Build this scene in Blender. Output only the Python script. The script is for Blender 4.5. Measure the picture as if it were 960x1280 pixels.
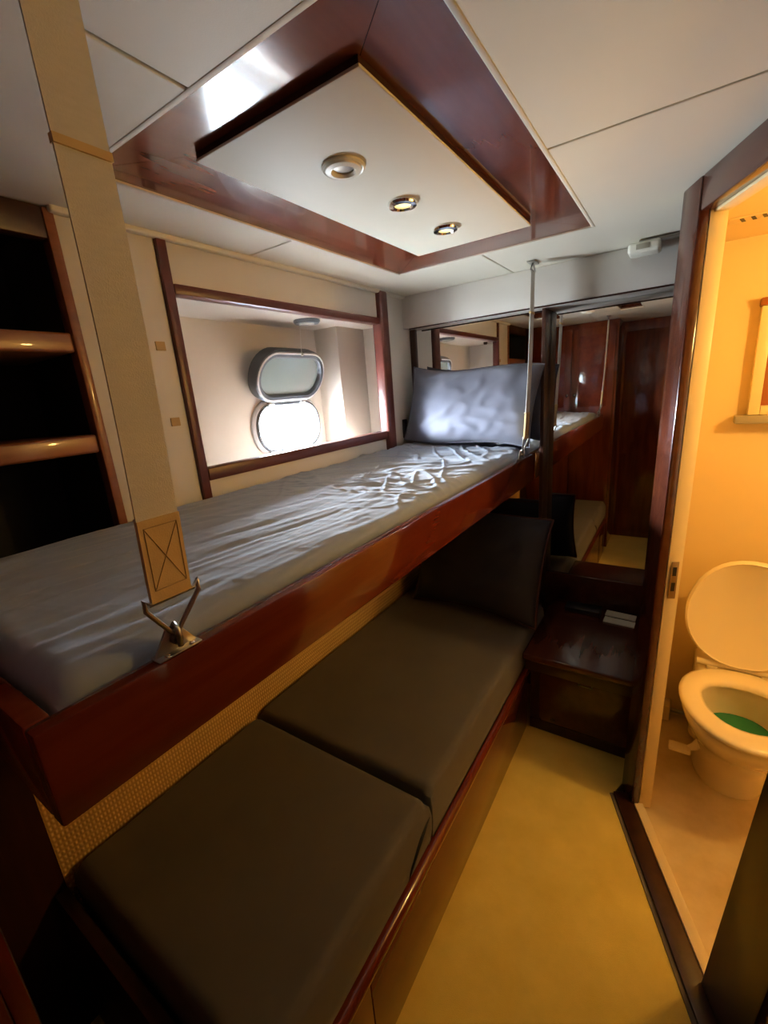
import bpy, bmesh, math, random
from mathutils import Vector, Matrix, noise
random.seed(7)
S = bpy.context.scene
for o in list(bpy.data.objects): bpy.data.objects.remove(o)
COL = S.collection

# ------------------------------------------------------------------ camera
CAM_H = 1.5
yaw, pitch, roll = math.radians(34.452), math.radians(15.279), math.radians(-4.562)
fw = Vector((-math.sin(yaw)*math.cos(pitch), math.cos(yaw)*math.cos(pitch), -math.sin(pitch)))
rt = Vector((math.cos(yaw), math.sin(yaw), 0)); dn = fw.cross(rt)
r2 = rt*math.cos(roll) - dn*math.sin(roll); d2 = rt*math.sin(roll) + dn*math.cos(roll)
cam = bpy.data.cameras.new('camera'); camo = bpy.data.objects.new('camera', cam); COL.objects.link(camo)
M = Matrix.Identity(4)
for i in range(3):
    M[i][0] = r2[i]; M[i][1] = -d2[i]; M[i][2] = -fw[i]
M[2][3] = CAM_H
camo.matrix_world = M
cam.sensor_fit = 'HORIZONTAL'; cam.sensor_width = 36; cam.lens = 545.33/960*36; cam.clip_start = 0.02
S.camera = camo

# ------------------------------------------------------------------ world, daylight, exposure
W = bpy.data.worlds.new('sky'); S.world = W; W.use_nodes = True
bg = W.node_tree.nodes['Background']; bg.inputs[1].default_value = 290.0
_t = W.node_tree.nodes.new('ShaderNodeTexCoord'); _s = W.node_tree.nodes.new('ShaderNodeSeparateXYZ'); _r = W.node_tree.nodes.new('ShaderNodeValToRGB'); _m = W.node_tree.nodes.new('ShaderNodeMapRange')
W.node_tree.links.new(_t.outputs['Generated'], _s.inputs[0]); W.node_tree.links.new(_s.outputs['Z'], _m.inputs[0]); _m.inputs[1].default_value = -1; _m.inputs[2].default_value = 1
W.node_tree.links.new(_m.outputs[0], _r.inputs[0]); W.node_tree.links.new(_r.outputs[0], bg.inputs[0])
_e = _r.color_ramp.elements; _e[0].position = .47; _e[0].color = (.22,.25,.27,1); _e[1].position = .53; _e[1].color = (.82,.93,1.04,1)   # water below the horizon, bright hazy sky above
pl = bpy.data.lights.new('porthole_portal', 'AREA'); pl.shape = 'RECTANGLE'; pl.size = .46; pl.size_y = .30; pl.cycles.is_portal = True
plo = bpy.data.objects.new('porthole_portal', pl); COL.objects.link(plo); plo.location = (-1.56, 1.363, 1.393)
plo.rotation_euler = (math.radians(90), 0, math.radians(-90))
S.view_settings.view_transform = 'Standard'; S.view_settings.look = 'None'
S.view_settings.gamma = 1; S.view_settings.use_curve_mapping = False; S.view_settings.exposure = 1.1

# ------------------------------------------------------------------ materials
def mat(name, c, rough=.5, metal=0, coat=0, spec=.5, c2=None, ns=4, stretch=(1,1,1), bump=0, bs=200, detail=4, trans=0, ior=1.45, emit=None, es=0, sheen=0, kind='noise', dist=.001):
    m = bpy.data.materials.new(name); m.use_nodes = True; N = m.node_tree.nodes; K = m.node_tree.links
    p = N['Principled BSDF']
    p.inputs['Base Color'].default_value = (*c, 1); p.inputs['Roughness'].default_value = rough; p.inputs['Metallic'].default_value = metal
    p.inputs['Coat Weight'].default_value = coat; p.inputs['Coat Roughness'].default_value = .04; p.inputs['Specular IOR Level'].default_value = spec
    p.inputs['Transmission Weight'].default_value = trans; p.inputs['IOR'].default_value = ior; p.inputs['Sheen Weight'].default_value = sheen
    if emit: p.inputs['Emission Color'].default_value = (*emit, 1); p.inputs['Emission Strength'].default_value = es
    tc = N.new('ShaderNodeTexCoord'); mp = N.new('ShaderNodeMapping'); mp.inputs['Scale'].default_value = stretch
    K.new(tc.outputs['Object'], mp.inputs['Vector'])
    if c2:
        t = N.new('ShaderNodeTexNoise'); t.inputs['Scale'].default_value = ns; t.inputs['Detail'].default_value = detail; t.inputs['Roughness'].default_value = .6
        K.new(mp.outputs[0], t.inputs['Vector'])
        r = N.new('ShaderNodeValToRGB'); r.color_ramp.elements[0].position = .32; r.color_ramp.elements[1].position = .68
        r.color_ramp.elements[0].color = (*c, 1); r.color_ramp.elements[1].color = (*c2, 1)
        K.new(t.outputs['Fac'], r.inputs[0]); K.new(r.outputs[0], p.inputs['Base Color'])
    if bump:
        b = N.new('ShaderNodeBump'); b.inputs['Strength'].default_value = bump; b.inputs['Distance'].default_value = dist
        t2 = N.new('ShaderNodeTexNoise'); t2.inputs['Scale'].default_value = bs; t2.inputs['Detail'].default_value = 3
        K.new(tc.outputs['Object'], t2.inputs['Vector']); K.new(t2.outputs['Fac'], b.inputs['Height']); K.new(b.outputs[0], p.inputs['Normal'])
    return m
def weave_mat(name, c, c2):
    m = mat(name, c, .7); N = m.node_tree.nodes; K = m.node_tree.links; p = N['Principled BSDF']
    tc = N.new('ShaderNodeTexCoord'); w = []
    for d, s in (('Y', 36), ('Z', 20)):
        t = N.new('ShaderNodeTexWave'); t.bands_direction = d; t.inputs['Scale'].default_value = s; t.inputs['Distortion'].default_value = .25
        K.new(tc.outputs['Object'], t.inputs['Vector']); w.append(t)
    mx = N.new('ShaderNodeMath'); mx.operation = 'MULTIPLY'; K.new(w[0].outputs['Fac'], mx.inputs[0]); K.new(w[1].outputs['Fac'], mx.inputs[1])
    r = N.new('ShaderNodeValToRGB'); r.color_ramp.elements[0].color = (*c2, 1); r.color_ramp.elements[1].color = (*c, 1); r.color_ramp.elements[1].position = .6
    K.new(mx.outputs[0], r.inputs[0]); K.new(r.outputs[0], p.inputs['Base Color'])
    b = N.new('ShaderNodeBump'); b.inputs['Strength'].default_value = .8; b.inputs['Distance'].default_value = .003
    K.new(mx.outputs[0], b.inputs['Height']); K.new(b.outputs[0], p.inputs['Normal'])
    return m
MT = dict(
 maho=mat('mahogany_lacquer', (.115,.016,.007), .16, coat=.5, c2=(.165,.028,.010), ns=3, stretch=(9,1,9), spec=.5),
 mahoz=mat('mahogany_upright', (.10,.017,.007), .16, coat=.6, c2=(.17,.034,.011), ns=3, stretch=(9,9,1), spec=.5),
 mahoc=mat('mahogany_ceiling', (.12,.027,.013), .14, coat=.3, c2=(.17,.043,.020), ns=2.5, stretch=(8,1,8), bump=.05, bs=6, dist=.01),
 mahod=mat('mahogany_dark_shaded', (.052,.012,.006), .2, coat=.25, c2=(.08,.02,.009), ns=3, stretch=(9,1,9)),  # darker mahogany with the nightstand's shade in its colour, also on the door frame
 mahow=mat('mahogany_satin', (.085,.020,.014), .34, c2=(.12,.03,.02), ns=3, stretch=(9,1,9)),
 dark=mat('dark_walnut', (.030,.010,.006), .35, coat=.1, c2=(.05,.016,.008), ns=4, stretch=(8,8,1)),
 shelfw=mat('shelf_wood', (.20,.065,.025), .3, coat=.3, c2=(.28,.10,.04), ns=4, stretch=(8,1,8)),
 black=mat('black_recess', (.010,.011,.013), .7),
 ceil=mat('ceiling_cream', (.75,.71,.59), .6, c2=(.78,.74,.62), ns=3, bump=.12, bs=420),
 cream=mat('cream_leatherette', (.65,.62,.56), .55, c2=(.69,.66,.60), ns=3, bump=.15, bs=380),
 peach=mat('niche_lining', (.56,.50,.43), .6, c2=(.60,.54,.47), ns=3, bump=.1, bs=380),
 weave=weave_mat('woven_wallcovering', (.88,.62,.22), (.62,.36,.10)),
 sheet=mat('grey_sheet', (.265,.31,.39), .85, c2=(.295,.34,.42), ns=6, bump=.15, bs=900, sheen=.2),
 lsheet=mat('taupe_sheet', (.095,.085,.072), .85, c2=(.11,.098,.083), ns=5, bump=.15, bs=900, sheen=.15),
 pill=mat('pillowcase_blue_grey', (.125,.13,.17), .85, c2=(.145,.15,.19), ns=6, bump=.1, bs=900, sheen=.2),
 dpill=mat('dark_pillowcase', (.022,.022,.032), .8, c2=(.03,.03,.04), ns=6, bump=.1, bs=700),
 dred=mat('dark_red_piping', (.06,.014,.010), .6),
 carpet=mat('carpet', (.74,.55,.10), .95, c2=(.84,.64,.14), ns=7, bump=.5, bs=500, sheen=.2, dist=.003),
 stone=mat('bath_floor_stone', (.60,.44,.20), .35, c2=(.80,.64,.36), ns=5, detail=8, bump=.03, bs=30),
 bath=mat('bath_wall', (.80,.62,.30), .35, c2=(.82,.64,.32), ns=2),
 lining=mat('door_lining_cream', (.82,.66,.36), .35),
 porc=mat('porcelain', (.86,.75,.50), .12, coat=.5),
 seatm=mat('toilet_seat_plastic', (.86,.75,.50), .22),
 water=mat('green_water', (.03,.22,.10), .05),
 chrome=mat('chrome', (.75,.73,.70), .12, metal=1),
 steel=mat('brushed_steel', (.42,.40,.37), .35, metal=1),
 brass=mat('dull_brass_plate', (.38,.30,.18), .4, metal=1),
 alu=mat('grey_anodised', (.085,.092,.105), .4, metal=.3),
 whitef=mat('white_porthole_rim', (.74,.74,.76), .3),
 glass=mat('porthole_glass', (.50,.62,.62), .03, trans=.45, ior=1.45, coat=.6),
 mirror=mat('mirror_silver', (.80,.80,.78), .015, metal=1),
 web=mat('cream_webbing', (.62,.60,.55), .8, c2=(.66,.64,.59), ns=60, stretch=(1,1,4), bump=.3, bs=600),
 tanweb=mat('tan_leather_patch', (.60,.42,.19), .7, c2=(.64,.46,.22), ns=30, bump=.2, bs=500),
 stitch=mat('tan_thread', (.34,.23,.10), .8),
 tab=mat('tan_velcro', (.48,.33,.15), .9),
 plastic=mat('off_white_plastic', (.78,.75,.64), .4),
 blackp=mat('black_plastic', (.012,.012,.014), .35),
 lens=mat('lamp_lens_lit', (1,.9,.6), .3, emit=(1.0,.84,.34), es=.55),
 lensoff=mat('lamp_lens_off', (.55,.53,.47), .25),
 lensb=mat('bath_lamp_lens', (1,.9,.6), .3, emit=(1.0,.60,.17), es=110),
 card=mat('cream_card', (.66,.60,.46), .6),
 amber=mat('amber_panel', (.33,.10,.02), .3),
 greyst=mat('grey_shelf', (.35,.32,.24), .4),
 binding=mat('grey_carpet_binding', (.16,.13,.09), .9),
)

# ------------------------------------------------------------------ helpers
def link(o, parent=None):
    COL.objects.link(o)
    if parent: o.parent = parent
    return o
def empty(name, loc=(0,0,0), label=None, cat=None, group=None, kind=None):
    o = bpy.data.objects.new(name, None); o.empty_display_size = .05; o.location = loc; COL.objects.link(o)
    return tag(o, label, cat, group, kind)
def tag(o, label=None, cat=None, group=None, kind=None):
    if label: o['label'] = label
    if cat: o['category'] = cat
    if group: o['group'] = group
    if kind: o['kind'] = kind
    return o
class MB:
    def __init__(s): s.bm = bmesh.new()
    def verts(s, pts): return [s.bm.verts.new(p) for p in pts]
    def box(s, x0, x1, y0, y1, z0, z1, bev=0, seg=2):
        return s.hexa([(x0,y0,z0),(x1,y0,z0),(x1,y1,z0),(x0,y1,z0),(x0,y0,z1),(x1,y0,z1),(x1,y1,z1),(x0,y1,z1)], bev, seg)
    def hexa(s, p, bev=0, seg=2):
        b = bmesh.new(); v = [b.verts.new(q) for q in p]
        for f in ((3,2,1,0),(4,5,6,7),(0,1,5,4),(1,2,6,5),(2,3,7,6),(3,0,4,7)): b.faces.new([v[i] for i in f])
        bmesh.ops.recalc_face_normals(b, faces=b.faces)
        if bev: bmesh.ops.bevel(b, geom=list(b.edges), offset=bev, segments=seg, affect='EDGES', profile=.5)
        return s.merge(b)
    def merge(s, b):
        me = bpy.data.meshes.new('t'); b.to_mesh(me); b.free(); s.bm.from_mesh(me); bpy.data.meshes.remove(me); return s
    def prism(s, poly, z0, z1, fn=None, bev=0):
        fn = fn or (lambda a, b, c: (a, b, c))
        b = bmesh.new(); lo = [b.verts.new(fn(x, y, z0)) for x, y in poly]; hi = [b.verts.new(fn(x, y, z1)) for x, y in poly]
        n = len(poly)
        for i in range(n): b.faces.new((lo[i], lo[(i+1)%n], hi[(i+1)%n], hi[i]))
        b.faces.new(lo[::-1]); b.faces.new(hi)
        bmesh.ops.recalc_face_normals(b, faces=b.faces)
        if bev: bmesh.ops.bevel(b, geom=list(b.edges), offset=bev, segments=2, affect='EDGES', profile=.5)
        return s.merge(b)
    def loft(s, rings, cap0=True, cap1=True, closed=True):
        R = [s.verts(r) for r in rings]; n = len(R[0])
        for a, b in zip(R, R[1:]):
            for i in range(n if closed else n-1): s.bm.faces.new((a[i], a[(i+1)%n], b[(i+1)%n], b[i]))
        if cap0: s.bm.faces.new(R[0][::-1])
        if cap1: s.bm.faces.new(R[-1])
        return s
    def tube(s, path, r, n=10, closed=False, cap=True):
        P = [Vector(p) for p in path]; rings = []; m = len(P); up = None
        for i in range(m):
            a = P[i-1] if (i > 0 or closed) else P[i]; b = P[(i+1)%m] if (i < m-1 or closed) else P[i]
            t = (b-a).normalized()
            if up is None: up = t.orthogonal().normalized()
            up = (up - t*up.dot(t)).normalized(); w = t.cross(up)
            rr = r[i] if isinstance(r, (list, tuple)) else r
            rings.append([P[i] + up*rr*math.cos(2*math.pi*k/n) + w*rr*math.sin(2*math.pi*k/n) for k in range(n)])
        if closed: rings.append(rings[0])
        return s.loft(rings, cap and not closed, cap and not closed)
    def lathe(s, prof, c=(0,0,0), n=28, cap=True, sx=1, sy=1):
        return s.loft([[(c[0]+sx*r*math.cos(2*math.pi*k/n), c[1]+sy*r*math.sin(2*math.pi*k/n), c[2]+z) for k in range(n)] for r, z in prof], cap, cap)
    def build(s, name, m, parent=None, smooth=False, auto=None):
        bmesh.ops.recalc_face_normals(s.bm, faces=s.bm.faces)
        me = bpy.data.meshes.new(name); s.bm.to_mesh(me); s.bm.free()
        me.materials.append(MT[m] if isinstance(m, str) else m)
        o = bpy.data.objects.new(name, me); link(o, parent)
        if smooth:
            for p in me.polygons: p.use_smooth = True
            if auto: me.set_sharp_from_angle(angle=math.radians(auto))
        if parent: o.matrix_parent_inverse = parent.matrix_basis.inverted()
        return o
def box(name, m, b, parent=None, bev=.002, seg=2): return MB().box(*b, bev=bev, seg=seg).build(name, m, parent, smooth=bev > 0, auto=40)
def stadium(w, h, rad, n=8):
    pts = []
    for cx, cy, a0 in ((w/2-rad, h/2-rad, 0), (-w/2+rad, h/2-rad, 90), (-w/2+rad, -h/2+rad, 180), (w/2-rad, -h/2+rad, 270)):
        for k in range(n+1):
            a = math.radians(a0 + 90*k/n); pts.append((cx+rad*math.cos(a), cy+rad*math.sin(a)))
    return pts
def nz(x, y, z=0): return noise.noise(Vector((x, y, z)))
def copy_tree(o, parent=None):
    c = o.copy(); COL.objects.link(c)
    if parent: c.parent = parent
    for ch in list(o.children): copy_tree(ch, c)
    return c

XW = -1.13      # hull-side wall
YM = 2.085       # mirror plane behind the nightstand
YL = 1.995      # mirror plane behind the bunks
H = 1.924       # ceiling
# door wall frame: s runs along the wall towards the viewer, t into the bathroom
A = Vector((-.026, 1.476, 0)); U = Vector((.3919, -.9200, 0)); T = Vector((.9200, .3919, 0))
def D(s_, t_, z_): return tuple(A + U*s_ + T*t_ + Vector((0, 0, z_)))

# ------------------------------------------------------------------ floors, ceilings, walls
def dl(s_, t_=0): p = A + U*s_ + T*t_; return (p.x, p.y)
fl = MB().prism([(-1.2,-.52), dl(2.18,-.055), dl(-.03,-.055), (-.045,1.60), (-.045,2.17), (-1.2,2.17)], -.05, 0).build('floor', 'carpet'); tag(fl, 'beige carpet floor beside the bunks', 'floor', kind='structure')
bd = MB().prism([dl(-.03,-.066), dl(2.18,-.066), dl(2.18,-.055), dl(-.03,-.055)], -.04, .004).build('carpet_binding', 'binding', fl)
f2 = MB().prism([dl(-.05,.03), dl(2.3,.03), (1.05,-.3), (1.05,2.12), (.0,2.12)], -.05, -.004).build('floor', 'stone'); tag(f2, 'pale mottled stone floor in the bathroom', 'floor', kind='structure')

ce = empty('ceiling', (0,0,H), 'cream panelled cabin ceiling', 'ceiling', kind='structure')
RX0, RX1, RY0, RY1 = -.932, -.257, .487, 1.588     # wood surround
cx, cy, g = -.605, 1.02, .0025
CX0, CX1, CY0, CY1 = -1.2, .95, -.5, 2.18
for P in ([(CX0,CY0),(cx-g,CY0),(cx-g,RY0),(RX0,RY0),(RX0,cy-g),(CX0,cy-g)], [(CX0,CY1),(CX0,cy+g),(RX0,cy+g),(RX0,RY1),(cx-g,RY1),(cx-g,CY1)],
          [(CX1,CY0),(CX1,cy-g),(RX1,cy-g),(RX1,RY0),(cx+g,RY0),(cx+g,CY0)], [(CX1,CY1),(cx+g,CY1),(cx+g,RY1),(RX1,RY1),(RX1,cy+g),(CX1,cy+g)]):
    MB().prism(P, H, H+.02, bev=.0025).build('ceiling_panel', 'ceil', ce)
box('backing_board', 'black', (CX0,CX1+.15,CY0-.05,CY1+.05,H+.034,H+.06), ce, 0)  # board added above the panels to stop light leaking through the seams
lip = MB()
for b in ((RX0-.004,RX0+.006,RY0,RY1),(RX1-.006,RX1+.004,RY0,RY1),(RX0,RX1,RY0-.004,RY0+.006),(RX0,RX1,RY1-.006,RY1+.004)): lip.box(*b, H-.001, H+.02, .0015)
lip.build('edge_lip', 'ceil', ce, True, 40)
tr = empty('trim_1', ((RX0+RX1)/2,(RY0+RY1)/2,H), 'glossy mahogany surround on the ceiling', 'ceiling trim', kind='structure')
PX0, PX1, PY0, PY1 = -.742, -.386, .587, 1.392      # hatch panel
zz = (H+.003, H+.03); e = .0006; q = .03
for P in ([(RX0,RY0),(PX0+q,PY0+q),(PX0+q,PY1-q),(RX0,RY1)], [(RX1,RY0),(RX1,RY1),(PX1-q,PY1-q),(PX1-q,PY0+q)], [(RX0,RY0),(RX1,RY0),(PX1-q,PY0+q),(PX0+q,PY0+q)], [(RX0,RY1),(PX0+q,PY1-q),(PX1-q,PY1-q),(RX1,RY1)]):
    mc = Vector((sum(p[0] for p in P)/4, sum(p[1] for p in P)/4))
    MB().prism([(Vector(p)+(mc-Vector(p)).normalized()*e)[:] for p in P], *zz).build('board', 'mahoc', tr)
hp = empty('ceiling_light_panel', ((PX0+PX1)/2,(PY0+PY1)/2,H-.018), 'raised cream rectangular panel with three round lights in the mahogany ceiling surround', 'ceiling panel')
box('padded_panel', 'ceil', (PX0,PX1,PY0,PY1,H-.012,H-.0065), hp, .0025)
box('dark_edge_frame', 'dark', (PX0+.002,PX1-.002,PY0+.002,PY1-.002,H-.0065,H+.0028), hp, 0)  # dark timber edge of the hanging panel

# unseen outer box added to keep sky light from leaking into the cabin
hs = empty('light_block_shell', (-1.6,.8,0), 'unseen dark shell added behind the cabin linings to block stray light', 'wall', kind='structure')
for b in ((-1.56,1.2,-.62,2.30,-.12,-.06), (-1.56,1.2,-.62,2.30,2.02,2.08), (1.14,1.2,-.62,2.30,-.12,2.08), (-1.56,1.2,-.62,-.56,-.12,2.08), (-1.65,1.2,2.24,2.30,-.12,2.08)): box('shell_plate', 'black', b, hs, 0)

# cabin hull-side wall with window recess and shelf opening
wl = empty('wall_left', (XW,.9,0), 'cream and woven panelled hull-side wall', 'wall', kind='structure')
OY0, OY1, OZ0, OZ1 = .762, 1.716, 1.322, 1.786
t0 = XW-.03
box('woven_panel', 'weave', (t0,XW,.182,2.1,-.02,1.10), wl, 0)
box('end_panel', 'dark', (t0,XW,-.5,.02,-.02,H), wl, 0)
box('end_panel', 'dark', (t0,XW,.0205,.1815,-.02,1.0995), wl, 0)
box('panel', 'cream', (t0,XW,.512,.728,1.10,H), wl, .0015)
box('panel', 'cream', (t0,XW,.742,1.742,OZ1+.018,H), wl, .0015)
box('panel', 'cream', (t0,XW,.742,1.742,1.10,OZ0-.018), wl, .0015)
box('panel', 'cream', (t0,XW,1.742,2.12,1.10,H), wl, .0015)
box('cove', 'ceil', (XW-.002,XW+.02,.5,1.93,H-.012,H+.004), wl, .005, 3)
# window: timber trim + recess lining
wn = empty('window_1', (XW,1.24,OZ0), 'mahogany framed window recess in the hull-side wall', 'window', kind='structure')
box('post', 'mahow', (XW-.03,XW+.012,.728,.755,1.12,H-.001), wn, .004)
box('post', 'mahow', (XW-.03,XW+.024,1.712,1.772,1.12,H-.001), wn, .010, 3)
box('top_rail', 'mahow', (XW-.03,XW+.012,.755,1.712,OZ1+.002,OZ1+.028), wn, .004)
box('sill', 'mahow', (XW-.035,XW+.012,.755,1.712,OZ0-.03,OZ0+.006), wn, .004)
HX = -1.4; NZ0, NZ1, NY0 = 1.245, 1.792, .60
PCY, PCZ = 1.363, 1.393     # porthole centre
def plate_hole(rect, hole, fn, thick):
    b = bmesh.new(); es = []
    for loop in (rect, hole):
        v = [b.verts.new(fn(p[0], p[1], 0)) for p in loop]
        es += [b.edges.new((v[i], v[(i+1)%len(v)])) for i in range(len(v))]
    bmesh.ops.triangle_fill(b, use_beauty=True, edges=es)
    r = bmesh.ops.extrude_face_region(b, geom=list(b.faces))
    off = Vector(fn(0,0,thick))-Vector(fn(0,0,0))
    bmesh.ops.translate(b, verts=[x for x in r['geom'] if isinstance(x, bmesh.types.BMVert)], vec=off)
    return b
hole = [(PCY+a, PCZ+b) for a, b in stadium(.346,.180,.080)]
m = MB(); m.merge(plate_hole([(-.62,-.12),(2.30,-.12),(2.30,2.08),(-.62,2.08)], [(PCY+a, PCZ+b) for a, b in stadium(.40,.25,.12)], lambda y, z, t: (-1.50-t, y, z), .06)); m.build('light_block_plate', 'whitef', hs)  # porthole side of the added light-blocking box
m = MB(); m.merge(plate_hole([(NY0-.03,NZ0-.03),(1.66,NZ0-.03),(1.66,NZ1+.03),(NY0-.03,NZ1+.03)], hole, lambda y, z, t: (HX-t, y, z), .03)); m.build('hull_lining', 'peach', wn)
box('recess_ceiling', 'peach', (HX-.03,XW-.028,NY0-.03,1.97,NZ1,NZ1+.03), wn, 0)
box('recess_floor', 'peach', (HX-.03,XW-.028,NY0-.03,1.97,NZ0-.03,NZ0), wn, 0)
box('recess_side', 'peach', (HX-.03,XW-.028,NY0-.03,NY0,NZ0-.03,NZ1+.03), wn, 0)
box('recess_step', 'peach', (HX-.03,-1.272,1.60,1.86,NZ0-.03,NZ1+.03), wn, .004)
box('recess_side', 'peach', (-1.275,XW-.028,1.80,1.83,NZ0-.03,NZ1+.03), wn, 0)

# far wall: soffit + mirror backing
wf = empty('wall_far', (-.6,2.1,0), 'cream soffit and bulkhead behind the mirror', 'wall', kind='structure')
box('bulkhead', 'dark', (-1.2,1.05,YM+.012,YM+.06,-.05,H+.03), wf, 0)
box('soffit', 'cream', (XW-.001,-.032,1.932,YM+.012,1.782,H-.001), wf, .002)
box('mirror_backing', 'dark', (XW-.001,-.500,YL+.009,YM+.012,.45,1.7815), wf, 0)
box('backboard', 'mahod', (-.488,-.035,YM-.012,YM+.012,.40,.590), wf, .003)
MG = empty('wall_mirror', (-.6,YM,.6), 'large dark framed mirror covering the bulkhead behind the pillows', 'mirror')
box('mirror_panel', 'mirror', (-1.098,-.504,YL,YL+.008,.47,1.7805), MG, 0)
box('mirror_panel', 'mirror', (-.487,-.036,YM,YM+.008,.591,1.7805), MG, 0)
box('divider_strip', 'dark', (-.5035,-.4880,YL-.006,YM+.008,.47,1.7805), MG, .002)
box('side_strip', 'dark', (-1.128,-1.098,YL-.010,YL+.008,1.10,1.7805), MG, .002)
box('top_strip', 'dark', (-1.098,-.036,1.930,1.936,1.776,1.7815), MG, .001)
# partition between cabin and bathroom
wr = empty('wall_right', (0,1.7,0), 'dark partition and angled door wall', 'wall', kind='structure')
box('partition', 'dark', (-.032,.010,1.545,2.142,-.05,H+.03), wr, 0)
box('bath_side_lining', 'bath', (.010,.022,1.50,2.052,-.05,H+.03), wr, 0)
MB().prism([(.64,0),(2.2,0),(2.2,.05),(.64,.05)], -.05, H+.03, fn=D).build('door_wall', 'mahoz', wr)
MB().prism([(.64,.05),(2.2,.05),(2.2,.062),(.64,.062)], -.05, H+.03, fn=D).build('bath_side_lining', 'bath', wr)
MB().prism([(-.03,.02),(.75,.02),(.75,.062),(-.03,.062)], 1.851, H+.03, fn=D).build('over_door_panel', 'bath', wr)
# bathroom shell
wb = empty('wall_bathroom', (.5,2.05,0), 'cream bathroom walls', 'wall', kind='structure')
box('rear_panel', 'bath', (.0,1.05,2.052,2.075,-.05,H+.03), wb, 0)
box('side_panel', 'bath', (1.0,1.03,.2,2.07,-.05,H+.03), wb, 0)
box('near_panel', 'bath', (.46,1.03,.30,.33,-.05,H+.03), wb, 0)
bc = MB().prism([dl(-.03,.03), dl(1.35,.03), (1.03,.28), (1.03,2.07), (.01,2.07), (.01,1.5)], 1.902, 1.93).build('ceiling', 'bath'); tag(bc, 'cream bathroom ceiling', 'ceiling', kind='structure')
# wall behind the viewer
wk = empty('wall_back', (.1,-.36,0), 'mahogany panelled wall opposite the mirror', 'wall', kind='structure')
box('panel', 'mahoz', (-1.2,.95,-.42,-.36,-.05,H+.03), wk, 0)
for a, b in ((-.43,.02), (.04,.48)): box('raised_panel', 'mahoz', (a,b,-.36,-.348,.06,1.84), wk, .004)

# ------------------------------------------------------------------ doorway
dr = empty('door_1', D(.3,0,0), 'dark framed doorway into the bathroom', 'doorway', kind='structure')
def lean(name, m, s0a, s1a, s0b, s1b, ta, tb, z0, z1, bev=.004):
    return MB().hexa([D(s0a,ta,z0),D(s1a,ta,z0),D(s1a,tb,z0),D(s0a,tb,z0),D(s0b,ta,z1),D(s1b,ta,z1),D(s1b,tb,z1),D(s0b,tb,z1)], bev).build(name, m, dr, True, 40)
lean('jamb', 'mahod', -.080,.018, -.006,.086, -.010,.016, 0, H-.001, .005)
lean('jamb', 'dark', .510,.66, .715,.85, -.012,.03, 0, H-.001, .005)
lean('header', 'mahod', .088,.69, .088,.69, -.008,.024, 1.848, H-.001)
lean('lining', 'lining', -.02,.016, .05,.084, .0165,.055, 0, 1.85, .002)
lean('lining', 'lining', .512,.56, .717,.75, .0305,.085, 0, 1.85, .002)
lean('head_lining', 'lining', .05,.70, .05,.70, .0245,.060, 1.844, 1.856, .002)
lean('threshold', 'dark', -.03,.62, -.03,.62, -.055,.0, -.03, .014, .003)
lean('sill_strip', 'lining', .0,.53, .0,.53, .0,.030, -.03, .018, .003)
sp = lean('strike_plate', 'brass', .0505,.0515, .0555,.0565, .024,.044, .84, .96, .0004)
for z in (.865, .915):
    a = .0505 + .04*(z-.84)
    k = MB().hexa([D(a,.029,z),D(a+.002,.029,z),D(a+.002,.039,z),D(a,.039,z),D(a,.029,z+.028),D(a+.0035,.029,z+.028),D(a+.0035,.039,z+.028),D(a,.039,z+.028)]).build('latch_slot', 'blackp', sp)

# ------------------------------------------------------------------ shelf unit in the hull side wall
su = empty('shelf_unit', (XW,.28,1.2), 'dark open shelf unit recessed in wall at the foot of the upper bunk', 'shelf unit')
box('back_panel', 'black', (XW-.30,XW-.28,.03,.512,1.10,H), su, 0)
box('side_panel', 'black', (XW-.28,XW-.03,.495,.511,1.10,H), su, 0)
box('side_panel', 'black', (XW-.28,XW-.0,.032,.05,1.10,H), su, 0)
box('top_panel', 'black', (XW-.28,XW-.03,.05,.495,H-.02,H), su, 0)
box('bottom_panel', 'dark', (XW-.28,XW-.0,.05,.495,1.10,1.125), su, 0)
box('header', 'dark', (XW-.03,XW+.004,.05,.49,1.862,H-.002), su, .003)
box('front_post', 'shelfw', (XW-.03,XW+.006,.49,.511,1.10,H-.002), su, .004)
for z in (1.637, 1.416): box('shelf', 'shelfw', (XW-.28,XW+.002,.05,.4895,z,z+.042), su, .006, 3)

# ------------------------------------------------------------------ porthole with open sash
po = empty('porthole', (HX,PCY,PCZ), 'white oval porthole with its grey framed glass swung up open', 'porthole')
def ring(prof, fn, w, h, rad, n=8):
    return [[fn(p[0], p[1], dpt) for p in stadium(w+2*o_, h+2*o_, rad+o_, n)] for o_, dpt in prof]
fnh = lambda a, b, d: (HX+d, PCY+a, PCZ+b)
m = MB(); m.loft(ring([(0,-.05),(0,.012),(.004,.016),(.022,.016),(.028,.010),(.028,.001),(0.004,.001),(0,-.05)], fnh, .340,.172,.077), False, False); m.build('rim', 'whitef', po, True, 40)
m = MB(); m.loft(ring([(.004,.016),(.004,.024),(.010,.026),(.014,.024),(.014,.016)], fnh, .340,.172,.077), False, False); m.build('gasket', 'alu', po, True, 50)
for yy in (-.10, .08): MB().box(HX+.012, HX+.034, PCY+yy-.014, PCY+yy+.014, PCZ+.092, PCZ+.112, .004).build('hinge', 'steel', po, True, 40)
for yy in (-.14, .10): MB().tube([(HX+.012,PCY+yy,PCZ-.100),(HX+.04,PCY+yy,PCZ-.100)], .009, 12).build('latch_knob', 'chrome', po, True, 50)
th = math.radians(22); HZ = PCZ+.105
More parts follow.
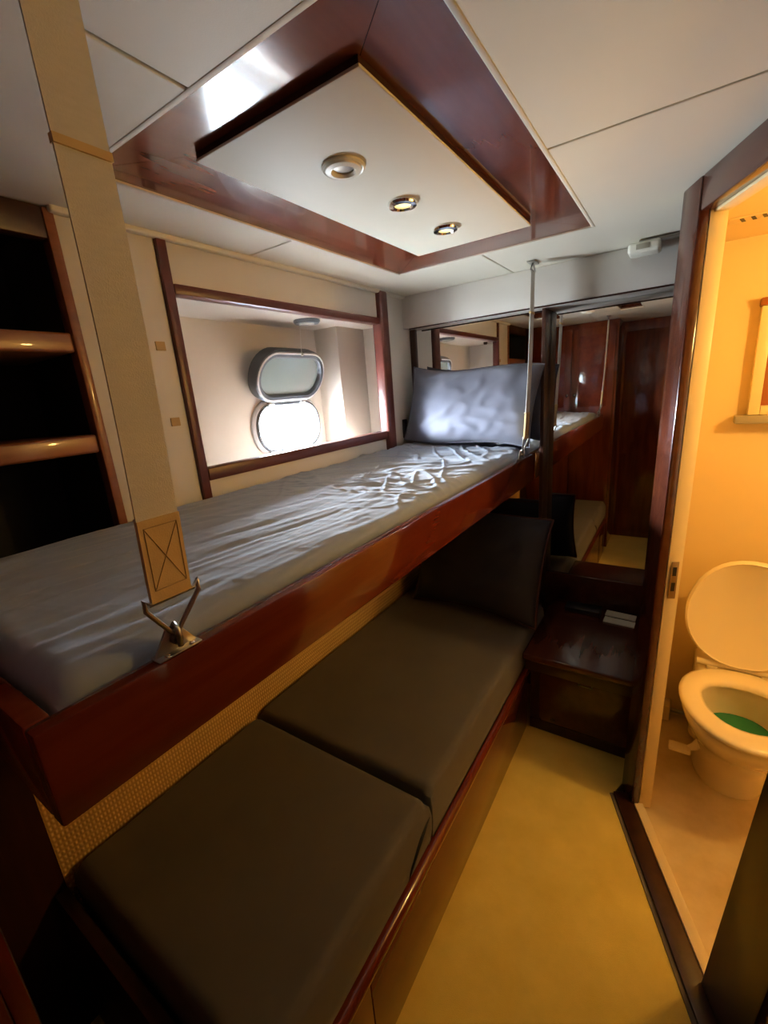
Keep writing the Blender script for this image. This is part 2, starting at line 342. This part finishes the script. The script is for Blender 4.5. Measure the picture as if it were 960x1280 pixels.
def fns(a, b, d):     # sash: b up from the hinge edge, d towards the room
    bb = b+.104
    return (HX+.030 + bb*math.sin(th) + d*math.cos(th), PCY-.020+a, HZ + bb*math.cos(th) - d*math.sin(th))
m = MB(); m.loft(ring([(0,-.018),(0,.012),(.006,.020),(.016,.022),(.026,.016),(.030,.004),(.030,-.026),(.024,-.032),(.0,-.018)], fns, .322,.145,.069), False, False); m.build('sash_frame', 'alu', po, True, 40)
m = MB(); m.loft(ring([(.017,.0225),(.020,.0245),(.024,.021)], fns, .322,.145,.069), False, False); m.build('sash_bead', 'whitef', po, True, 50)
m = MB(); m.loft([[fns(a, b, d) for a, b in stadium(.329,.152,.072)] for d in (-.004, .004)]); m.build('glass_pane', 'glass', po, True, 30)
pt = Vector(fns(.03, .088, .02)); MB().tube([pt, (pt.x+.01, pt.y, NZ1)], .0012, 6).build('hold_open_cord', 'web', po)
MB().tube([pt+Vector((-.006,0,.0)), pt+Vector((.008,0,.004))], .006, 10).build('eyelet', 'chrome', po, True)
# little fittings on the recess ceiling
rv = empty('recess_lamp', (-1.23,1.37,NZ1), 'flat round dark lamp under the ceiling of the window recess above the porthole', 'lamp')
MB().lathe([(.0,-.0005),(.050,-.0005),(.052,-.006),(.046,-.014),(.0,-.014)], (-1.23,1.37,NZ1), cap=False).build('housing', 'alu', rv, True, 40)
MB().lathe([(.0,-.0142),(.030,-.0142),(.028,-.017),(.0,-.017)], (-1.23,1.37,NZ1), cap=False).build('lens', 'lensoff', rv, True, 40)
rv = empty('catch', (-1.2,.79,NZ1), 'small round dark catch in the upper near corner of the window recess', 'catch')
MB().lathe([(.0,-.0005),(.014,-.0005),(.014,-.014),(.010,-.018),(.0,-.018)], (-1.2,.79,NZ1), 16, cap=False).build('knob', 'dark', rv, True, 40)
MB().lathe([(.0,-.018),(.004,-.018),(.004,-.021),(.0,-.021)], (-1.2,.79,NZ1), 10, cap=False).build('screw', 'steel', rv, True, 40)

# ------------------------------------------------------------------ downlights in the hatch panel
def downlight(x, y, z, label, lit, r=.034, lens='lens', grp='round lights in the ceiling panel'):
    t = empty('downlight', (x,y,z), label, 'ceiling light', grp)
    MB().lathe([(r*.56,-.001),(r*.56,-.006),(r*.66,-.010),(r*.93,-.008),(r,-.003),(r,-.0002)], (x,y,z), 32, cap=False).build('bezel', 'chrome' if lit else 'plastic', t, True, 40)
    if not lit:
        MB().lathe([(r*1.12,-.0002),(r*1.14,-.004),(r*1.06,-.0065),(r*.99,-.005)], (x,y,z), 32, cap=False).build('outer_ring', 'plastic', t, True, 40)
    MB().lathe([(0,-.004),(r*.40,-.0045),(r*.56,-.003),(r*.56,-.0005)], (x,y,z), 24, cap=False).build('lens', lens if lit else 'steel', t, True, 60)
    return t
zp = H-.012
downlight(-.562,.775,zp,'large unlit round light with off-white ring, nearest of the three in the ceiling panel', False, .036)
for y, l in ((.997,'small lit round light in the middle of the ceiling panel'), (1.221,'small lit round light at the far end of the ceiling panel by the bulkhead')):
    t = downlight(-.565, y, zp, l, True)
    L = bpy.data.lights.new('spot_bulb', 'SPOT'); L.energy = .6; L.color = (1,.72,.36); L.spot_size = math.radians(95); L.spot_blend = .8; L.shadow_soft_size = .015
    lo = bpy.data.objects.new('bulb', L); link(lo, t); lo.location = (0,0,-.02)
# bathroom pendant lamp (outside the frame, lights the bathroom and spills through the doorway)
LX, LY, LZ = .66, 1.375, 1.70
t = empty('bathroom_lamp', (LX,LY,1.902), 'glowing globe lamp hanging from the bathroom ceiling', 'lamp')
MB().lathe([(0,-.0005),(.045,-.0005),(.045,-.012),(.02,-.02),(.008,-.024),(.008,-.165),(.022,-.17),(.024,-.182),(0,-.182)], (LX,LY,1.902), 24, cap=False).build('stem', 'chrome', t, True, 40)
MB().lathe([(.0,.045),(.018,.041),(.033,.030),(.042,.015),(.045,0),(.042,-.015),(.033,-.030),(.018,-.041),(.0,-.045)], (LX,LY,LZ-.025), 24, cap=False).build('globe', 'lensb', t, True)

# ------------------------------------------------------------------ soft goods
def wrinkled(name, m, x0, x1, y0, y1, zb, zt, r, nx, ny, disp, parent=None, slope=0):
    def ticks(a, b, n):
        e = [0, r*.05, r*.18, r*.4, r*.7]
        return [a+k for k in e] + [a+r+(b-a-2*r)*i/n for i in range(n+1)] + [b-k for k in e[::-1]]
    X = ticks(x0, x1, nx); Y = ticks(y0, y1, ny); b = bmesh.new(); G = []
    for x in X:
        row = []
        for y in Y:
            dx = min(x-x0, x1-x); dy = min(y-y0, y1-y)
            if dx < r and dy < r: d = max(0, r - math.hypot(r-dx, r-dy))
            else: d = min(dx, dy, r)
            z = zt - (r - math.sqrt(max(0, r*r-(r-d)**2)))
            k = min(1, d/r*.9+.1)
            row.append(b.verts.new((x, y, z + k*disp(x, y) + slope*(x-x0))))
        G.append(row)
    for i in range(len(X)-1):
        for j in range(len(Y)-1): b.faces.new((G[i][j], G[i+1][j], G[i+1][j+1], G[i][j+1]))
    loop = [G[i][0] for i in range(len(X))] + [G[-1][j] for j in range(1, len(Y))] + [G[i][-1] for i in range(len(X)-2, -1, -1)] + [G[0][j] for j in range(len(Y)-2, 0, -1)]
    prev = loop
    for f, sh in ((.25,.004), (.6,.004), (.92,.0), (1,-.006)):
        nw = []
        for v in loop:
            cxm, cym = (x0+x1)/2, (y0+y1)/2
            ox = sh*(1 if v.co.x > x1-1e-4 else -1 if v.co.x < x0+1e-4 else 0); oy = sh*(1 if v.co.y > y1-1e-4 else -1 if v.co.y < y0+1e-4 else 0)
            wv = .003*nz(v.co.x*9, v.co.y*9, f*3) if f < .95 else 0
            nw.append(b.verts.new((v.co.x+ox+(wv if ox else 0), v.co.y+oy, v.co.z*(1-f)+zb*f)))
        for i in range(len(loop)): b.faces.new((prev[i], prev[(i+1)%len(loop)], nw[(i+1)%len(loop)], nw[i]))
        prev = nw
    b.faces.new(prev)
    mm = MB(); mm.bm.free(); mm.bm = b
    return mm.build(name, m, parent, True)
def ridge(v): return 1-abs(v)*2
def sm(a, b, t): t = max(0, min(1, (t-a)/(b-a))); return t*t*(3-2*t)
def crease(v, w): return math.exp(-(v/w)**2)
def sheet_disp(x, y):
    far = sm(.75, 1.15, y); near = 1-sm(.35, .9, y)
    wob = .05*nz(x*2.5, y*2.0, 9)
    # long fine pull lines running down the length of the bunk
    u = x + wob - .10*y
    a = .0045*nz(u*26, y*2.2, 1) + .0030*nz(u*52, y*5, 2)
    m_ = .5+.5*nz(x*3, y*2.4, 12)
    # crumpled creases near the head
    p = x*.80+y*.60+wob*1.4; q = -x*.60+y*.80+wob
    b = .0085*crease(nz(p*2.6, q*9.5, 4), .07)*m_ + .0075*crease(nz(p*9.5+3, q*2.8, 6), .06)*(1.1-m_) + .0035*crease(nz(p*5, q*17, 17), .09) + .0022*nz(p*18, q*30, 8)
    return a*(.35+.75*near+.3*(1-far)) + b*(.12+.95*far) + .007*nz(x*2.2, y*2.2, 3)
# ------------------------------------------------------------------ upper bunk
XU = -.527
ub = empty('upper_bunk', (-.82,1.05,1.065), 'upper bunk frame with glossy mahogany front rail hung on straps', 'bunk bed')
box('front_rail', 'maho', (XU-.026,XU,.098,YL-.012,1.064,1.186), ub, .004)
box('end_board', 'maho', (XW+.004,XU-.027,.098,.124,1.064,1.186), ub, .004)
box('base_board', 'dark', (XW+.004,XU-.027,.125,YL-.012,1.066,1.084), ub, .001)
um = wrinkled('upper_mattress', 'sheet', XW+.016, XU-.036, .134, YL-.022, 1.086, 1.250, .030, 130, 420, sheet_disp, slope=-.080)
tag(um, 'upper bunk mattress in a wrinkled grey sheet', 'mattress')
# hem seam of the fitted sheet
def pillow(name, m, w, h, t, label, loc, rot, wr=1.0, seed=0, piping=None, n=44):
    b = bmesh.new(); 
    def pos(u, v, sd):
        pu = math.copysign(abs(u)**.9, u); pv = math.copysign(abs(v)**.9, v)
        ed = max(0, (1-abs(u)**3.2))*max(0, (1-abs(v)**3.2))
        th_ = t/2*(ed**.55)
        pin = 1-.05*(1-abs(v)**2)*abs(u)**4; pin2 = 1-.06*(1-abs(u)**2)*abs(v)**4
        x = w/2*u*pin; z = h/2*v*pin2
        k = ed**.4
        wv = wr*k*(.007*max(0, ridge(nz(x*9+z*5+seed, z*14-x*7, seed+sd))-.3) + .004*nz(x*18, z*18+seed, sd+5) + .008*nz(x*5, z*5, seed+sd))
        z += -.012*math.sin(u*2.3+seed)*wr*abs(v)
        return (x, sd*(th_+wv), z)
    for sd in (-1, 1):
        G = [[b.verts.new(pos(-1+2*i/n, -1+2*j/n, sd)) for j in range(n+1)] for i in range(n+1)]
        for i in range(n):
            for j in range(n): b.faces.new((G[i][j], G[i+1][j], G[i+1][j+1], G[i][j+1]))
    bmesh.ops.remove_doubles(b, verts=b.verts, dist=.0008)
    mm = MB(); mm.bm.free(); mm.bm = b
    o = mm.build(name, m, None, True); o.location = loc; o.rotation_euler = rot
    tag(o, label, 'pillow')
    P = []
    for k in range(4*n):
        q, r_ = divmod(k, n); s_ = -1+2*r_/n
        u, v = ((s_,-1),(1,s_),(-s_,1),(-1,-s_))[q]
        p = pos(u, v, 1); P.append((p[0]*1.004, 0, p[2]*1.004))
    pp = MB().tube(P, .0022 if not piping else .005, 6, closed=True).build('piping', piping or m, None, True); pp.parent = o
    return o
R_ = math.radians
pillow('pillow', 'pill', .60, .345, .11, 'plump blue-grey pillow leaning on the mirror at the head of the upper bunk', (-.800,1.905,1.414), (R_(-11),R_(7),R_(2)), 1.7, 3)

# ------------------------------------------------------------------ webbing straps
def strap(y, label, droop=0.0):
    root = empty('bunk_strap', (XU-.012,y,1.186), label, 'strap', 'straps holding up the upper bunk')
    x0, zt0 = XU+.006, 1.275; x1, z1 = -.500, H-.03; w = .026
    def px(z): return x0+(x1-x0)*(z-zt0)/(z1-zt0) + .004*math.sin((z-zt0)/(z1-zt0)*3.14)
    def band(z0, z1_, th, n=14, ww=w, off=0, y_=y):
        rings = []
        for i in range(n+1):
            z = z0+(z1_-z0)*i/n; x = px(z)+off; yo = .0015*math.sin(z*9)
            rings.append([(x-th/2,y_-ww+yo,z),(x+th/2,y_-ww+yo,z),(x+th/2,y_+ww+yo,z),(x-th/2,y_+ww+yo,z)])
        return MB().loft(rings)
    band(zt0+.10, z1, .0024).build('webbing', 'web', root)
    pa = band(zt0-.004, zt0+.102, .0065, 8, w*1.02).build('stitched_patch', 'tanweb', root)
    st = MB(); za, zb = zt0+.012, zt0+.092; o_ = .0036
    P = lambda a, z: (px(z)+o_, y+a*w*.8, z)
    for p, q in (((-1,za),(1,zb)), ((1,za),(-1,zb)), ((-1,za),(1,za)), ((-1,zb),(1,zb)), ((-1,za),(-1,zb)), ((1,za),(1,zb))): st.tube([P(*p), P(*q)], .0006, 5)
    st.build('stitching', 'stitch', pa)
    band(1.745, 1.753, .0075, 2, w*1.03).build('keeper_seam', 'tanweb', root)
    MB().tube([(x0+.002, y+w, zt0+.1025),(x0+.002, y, zt0+.1035),(x0+.002, y-w, zt0+.1025)], .003, 8).build('fold', 'web', root, True)
    # triangle ring
    r = .0033; c_ = XU-.006
    MB().tube([(px(zt0),y-.036,zt0+.004),(px(zt0),y-.036,zt0-.010),(c_,y-.006,zt0-.056),(c_,y,zt0-.060),(c_,y+.006,zt0-.056),(px(zt0),y+.036,zt0-.010),(px(zt0),y+.036,zt0+.004),(px(zt0),y+.030,zt0-.004),(px(zt0),y-.030,zt0-.004)], r, 8, closed=True).build('triangle_ring', 'steel', root, True)
    MB().tube([(c_-.008,y,zt0-.072),(c_-.008,y,zt0-.055),(c_-.002,y,zt0-.048),(c_+.006,y,zt0-.055),(c_+.006,y,zt0-.078)], .004, 8).build('shackle', 'steel', root, True)
    # folded triangular bracket plate screwed on the rail
    MB().prism([(y-.031,1.187),(y+.031,1.187),(y+.008,1.222),(y-.008,1.222)], XU-.018, XU-.013, fn=lambda a, b, c: (c, a, b), bev=.001).build('bracket_plate', 'steel', root, True, 40)
    MB().box(XU-.024, XU-.001, y-.031, y+.031, 1.1865, 1.189, .001).build('bracket_foot', 'steel', root, True, 40)
    for a in (-.018, .018): MB().lathe([(0,.0055),(.0035,.005),(.0045,.003)], (XU-.006,y+a,1.1858), 10).build('screw', 'chrome', root, True)
    MB().tube([(XU-.016,y,1.205),(XU-.003,y,1.205)], .007, 10).build('pin', 'steel', root, True, 50)
    # ceiling fitting
    tp = MB().box(x1-.014, x1+.014, y-.034, y+.034, H-.006, H-.0008, .002).build('ceiling_plate', 'steel', root, True, 40)
    MB().tube([(x1,y-.030,H-.030),(x1,y+.030,H-.030),(x1,y+.006,H-.008),(x1,y-.006,H-.008)], .003, 8, closed=True).build('top_ring', 'steel', root, True)
    return root
strap(.268, 'wide cream strap with tan stitched patch at the near end of the upper bunk')
strap(1.835, 'cream strap seen edge-on at the far end of the upper bunk before the pillow')

# ------------------------------------------------------------------ lower berth
XL = -.452
lb = empty('lower_bunk', (-.8,1.1,0), 'lower bunk base with mahogany front panel and rounded rail', 'bunk bed')
box('front_panel', 'mahob' if 'mahob' in MT else 'maho', (XL-.028,XL-.006,.184,.470,.0,.292), lb, .002)
box('front_panel', 'maho', (XL-.028,XL-.006,.473,1.672,.0,.292), lb, .002)
m = MB(); m.box(XL-.036, XL+.010, .184, 1.672, .290, .326, .016, 5); m.build('rounded_rail', 'maho', lb, True, 40)
box('base_board', 'dark', (XW+.004,XL-.037,.184,YL-.03,.28,.302), lb, 0)
box('end_panel', 'dark', (XW+.004,XL-.006,.155,.1815,.0,.425), lb, .003)
box('end_panel', 'dark', (XW+.004,XL-.029,YL-.03,YL-.005,.0,.46), lb, .003)
def low_disp(x, y): return .003*nz(x*4, y*4, 21) + .0012*nz(x*20, y*14, 22) + .003*nz(x*1.5,y*1.5,4)
c1 = wrinkled('lower_mattress', 'lsheet', XW+.012, XL-.008, .200, .768, .328, .480, .028, 30, 44, low_disp); tag(c1, 'near half of the lower bunk mattress in a taupe cover', 'mattress', 'lower bunk cushions')
c2 = wrinkled('lower_mattress', 'lsheet', XW+.012, XL-.008, .780, 1.930, .328, .492, .024, 30, 80, low_disp); tag(c2, 'far half of the lower bunk mattress in a taupe cover, under the dark pillow', 'mattress', 'lower bunk cushions')
# gaping slit in the cover of the near cushion
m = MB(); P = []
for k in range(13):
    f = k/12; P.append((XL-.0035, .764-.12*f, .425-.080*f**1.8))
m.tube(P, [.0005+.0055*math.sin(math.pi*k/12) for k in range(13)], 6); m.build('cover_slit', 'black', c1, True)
pillow('pillow', 'dpill', .60, .46, .17, 'large dark pillow with red-brown piping on the lower bunk', (-.715,1.775,.722), (R_(-26),0,R_(-4)), .7, 11, 'dred')

# ------------------------------------------------------------------ nightstand
ns = empty('nightstand', (-.24,1.8,0), 'glossy mahogany nightstand in a shade-darkened tone between the lower bunk and the doorway', 'nightstand')
NT = .452
box('top', 'mahod', (-.447,-.036,1.548,YM-.013,NT-.030,NT), ns, .008, 3)
box('body', 'dark', (-.447,-.036,1.682,YM-.013,.0,NT-.031), ns, .002)
box('plinth', 'dark', (-.447,-.036,1.676,1.6815,.0,.05), ns, .001)
df = box('drawer_front', 'mahod', (-.405,-.052,1.663,1.6815,.062,.335), ns, .004)
box('apron', 'dark', (-.447,-.036,1.60,1.6815,.345,NT-.031), ns, .003)
MB().tube([(-.25,1.660,.30),(-.25,1.650,.302),(-.20,1.650,.302),(-.20,1.660,.30)], .003, 8).build('pull', 'brass', df, True)
# things on the nightstand
k = empty('black_case', (-.30,2.0,NT), 'flat black case on the nightstand beside the cream cards', 'case')
box('lid', 'blackp', (-.372,-.222,1.965,2.035,NT+.012,NT+.022), k, .003)
box('body', 'blackp', (-.372,-.222,1.965,2.035,NT,NT+.0115), k, .003)
for (y0, y1), l in (((1.93,1.978), 'front of two cream cards at the back of the nightstand'), ((1.992,2.040), 'rear of two cream cards at the back of the nightstand, against the backboard')):
    k = MB().prism([(-.205,y0+.004),(-.085,y0-.004),(-.083,y1-.004),(-.203,y1+.004)], NT+.0005, NT+.006, bev=.001).build('folded_card', 'card'); tag(k, l, 'card', 'cards on the nightstand')

# ------------------------------------------------------------------ small wall fittings
for z, l in ((1.659, 'upper tan fabric tab on the cream panel beside the window post'), (1.467, 'lower tan fabric tab on the cream panel beside the window post')):
    t = MB().box(XW, XW+.003, .678, .704, z-.011, z+.011, .001).build('fabric_tab', 'tab'); tag(t, l, 'tab', 'fabric tabs by the window')
t = empty('wall_switch', (XW,1.882,1.32), 'slim black switch on the cream wall beside the upper pillow', 'switch')
box('plate', 'blackp', (XW,XW+.010,1.865,1.900,1.275,1.365), t, .003)
box('rocker', 'blackp', (XW+.010,XW+.014,1.874,1.891,1.30,1.34), t, .002)
t = empty('ceiling_alarm', (-.13,1.87,H), 'small off-white alarm box on the ceiling beside the door frame', 'alarm')
box('housing', 'plastic', (-.190,-.095,1.835,1.915,H-.044,H-.010), t, .010, 3)
box('base_plate', 'steel', (-.16,-.04,1.86,1.90,H-.010,H-.0008), t, .002)
box('grille', 'greyst', (-.165,-.126,1.8335,1.8355,H-.034,H-.018), t, .0004)

# ------------------------------------------------------------------ wardrobe at the foot of the bunks (seen in the mirror)
wd = empty('wardrobe', (-.8,-.2,0), 'tall mahogany wardrobe at the foot of the bunks seen in the mirror', 'wardrobe')
box('carcass', 'mahoz', (XW+.002,-.452,-.3595,.010,.0,H-.002), wd, .003)
for a, b in ((-1.11,-.80), (-.79,-.47)):
    d_ = box('door', 'mahoz', (a,b,.010,.026,.05,1.88), wd, .004)
    box('inset_panel', 'maho', (a+.05,b-.05,.026,.030,1.25,1.82), d_, .002)
    MB().lathe([(.0,.0),(.012,.0),(.014,.006),(.0,.009)], (0,0,0), 14).build('handle', 'chrome', d_, True).matrix_local = Matrix.Translation((b-.025 if a < -1 else a+.025, .026, 1.35)) @ Matrix.Rotation(R_(-90), 4, 'X')

# ------------------------------------------------------------------ bathroom: toilet
TX, TY, TZ = .265, 1.665, .405
def egg(w, l, n=40, back=.78):
    P = []
    for k in range(n):
        a = 2*math.pi*k/n; c, s_ = math.cos(a), math.sin(a)
        y = -s_*l if s_ > 0 else -s_*l*back
        P.append((w*math.copysign(abs(c)**.92, c), y))
    return P
to = empty('toilet', (TX,TY+.1,0), 'cream porcelain toilet with raised lid and green water', 'toilet')
def er(w, l, z, dy=0, back=.78): return [(TX+x, TY+dy+y, z) for x, y in egg(w, l, 40, back)]
m = MB(); m.loft([er(.110,.132,-.003,.135,1.2), er(.115,.137,.02,.135,1.2), er(.108,.132,.09,.128,1.2), er(.119,.15,.17,.105,1.15), er(.152,.197,.27,.04,1.05), er(.172,.222,.345,.0,.95), er(.178,.232,.378,.0,.95), er(.172,.226,.385,.0,.92),
    er(.128,.172,.384,.0,.72), er(.122,.165,.372,.0,.70), er(.118,.15,.32,.01,.72), er(.095,.115,.25,.03,.8), er(.06,.07,.20,.05,.9)], True, True); m.build('bowl', 'porc', to, True, 60)
m = MB(); m.loft([er(.097,.118,.262,.026,.78), er(.097,.118,.2635,.026,.78)]); m.build('water', 'water', to)
m = MB(); zs = .388
m.loft([er(.182,.236,zs), er(.186,.240,zs+.006), er(.184,.238,zs+.014), er(.172,.226,zs+.019,0,.78), er(.130,.168,zs+.019,.0,.64), er(.118,.152,zs+.012,.0,.62), er(.117,.150,zs,.0,.62), er(.182,.236,zs)], False, False); m.build('seat', 'seatm', to, True, 60)
# lid, tipped up and back
HY = TY+.200; la = R_(97)
def lidp(x, y, z):     # y from hinge (0) to front (+)
    return (TX+x, HY - (y*math.cos(la) - z*math.sin(la)*-1)*1.0, zs+.028 + y*math.sin(la) + z*math.cos(la))
def lring(w, z, o=0):
    R1 = []
    for x, y in egg(w, .215+w-.178, 40, .86): R1.append(lidp(x, (.188 - y) if True else y, z))
    return R1
m = MB(); m.loft([lring(.178,.0), lring(.183,.004), lring(.183,.014), lring(.176,.019), lring(.170,.0135)]); m.build('lid', 'seatm', to, True, 50)
m = MB(); m.tube([(TX-.13,HY+.002,zs+.018),(TX+.13,HY+.002,zs+.018)], .013, 12); m.build('hinge_bar', 'seatm', to, True, 60)
for a in (-.08,.08): MB().box(TX+a-.018,TX+a+.018,HY-.012,HY+.022,.383,zs+.012,.004).build('hinge_block','seatm',to,True,40)
m = MB(); m.box(TX-.13,TX+.13,HY-.03,2.045,.05,.384,.03,4); m.build('rear_housing', 'porc', to, True, 50)
m = MB(); m.tube([(TX-.09,TY+.06,.155),(TX-.115,TY+.045,.13),(TX-.135,TY+.035,.125)], [.02,.014,.010], 10); m.box(TX-.195,TX-.125,TY+.005,TY+.045,.115,.133,.005); m.build('flush_pedal', 'seatm', to, True, 40)
bxp = empty('pipe_cover', (.06,2.0,0), 'small cream pipe cover low in the bathroom corner behind the toilet', 'pipe cover')
box('cover', 'bath', (.0225,.075,1.985,2.051,.0,.075), bxp, .005)
MB().tube([(.075,2.02,.04),(.12,2.02,.04),(.14,2.03,.035)], .008, 10).build('pipe', 'greyst', bxp, True)

# framed cabinet on the bathroom wall, and the ceiling vent
fc = empty('bathroom_cabinet', (.37,2.05,1.3), 'cream framed amber-panelled cabinet on the bathroom wall above the toilet', 'cabinet')
box('frame_stile', 'lining', (.200,.232,2.012,2.0515,1.325,1.68), fc, .003)
box('frame_stile', 'lining', (.555,.587,2.012,2.0515,1.325,1.68), fc, .003)
box('frame_rail', 'amber', (.196,.591,2.006,2.0515,1.6805,1.705), fc, .003)
box('frame_rail', 'lining', (.2325,.5545,2.012,2.0515,1.325,1.355), fc, .003)
box('frame_rail', 'lining', (.2325,.5545,2.012,2.0515,1.650,1.68), fc, .003)
box('panel', 'amber', (.2325,.5545,2.03,2.0515,1.3555,1.6495), fc, 0)
box('ledge', 'greyst', (.165,.62,1.985,2.0515,1.297,1.3245), fc, .004)
vt = empty('ceiling_vent', (.20,1.785,1.902), 'slotted vent in the bathroom ceiling above the doorway', 'vent')
box('plate', 'lining', (.075,.36,1.755,1.815,1.8985,1.9015), vt, .001)
for k in range(9): MB().prism([(.098+.025*k,1.768),(.107+.025*k,1.768),(.115+.025*k,1.804),(.106+.025*k,1.804)], 1.8972, 1.8990).build('slot', 'blackp', vt)
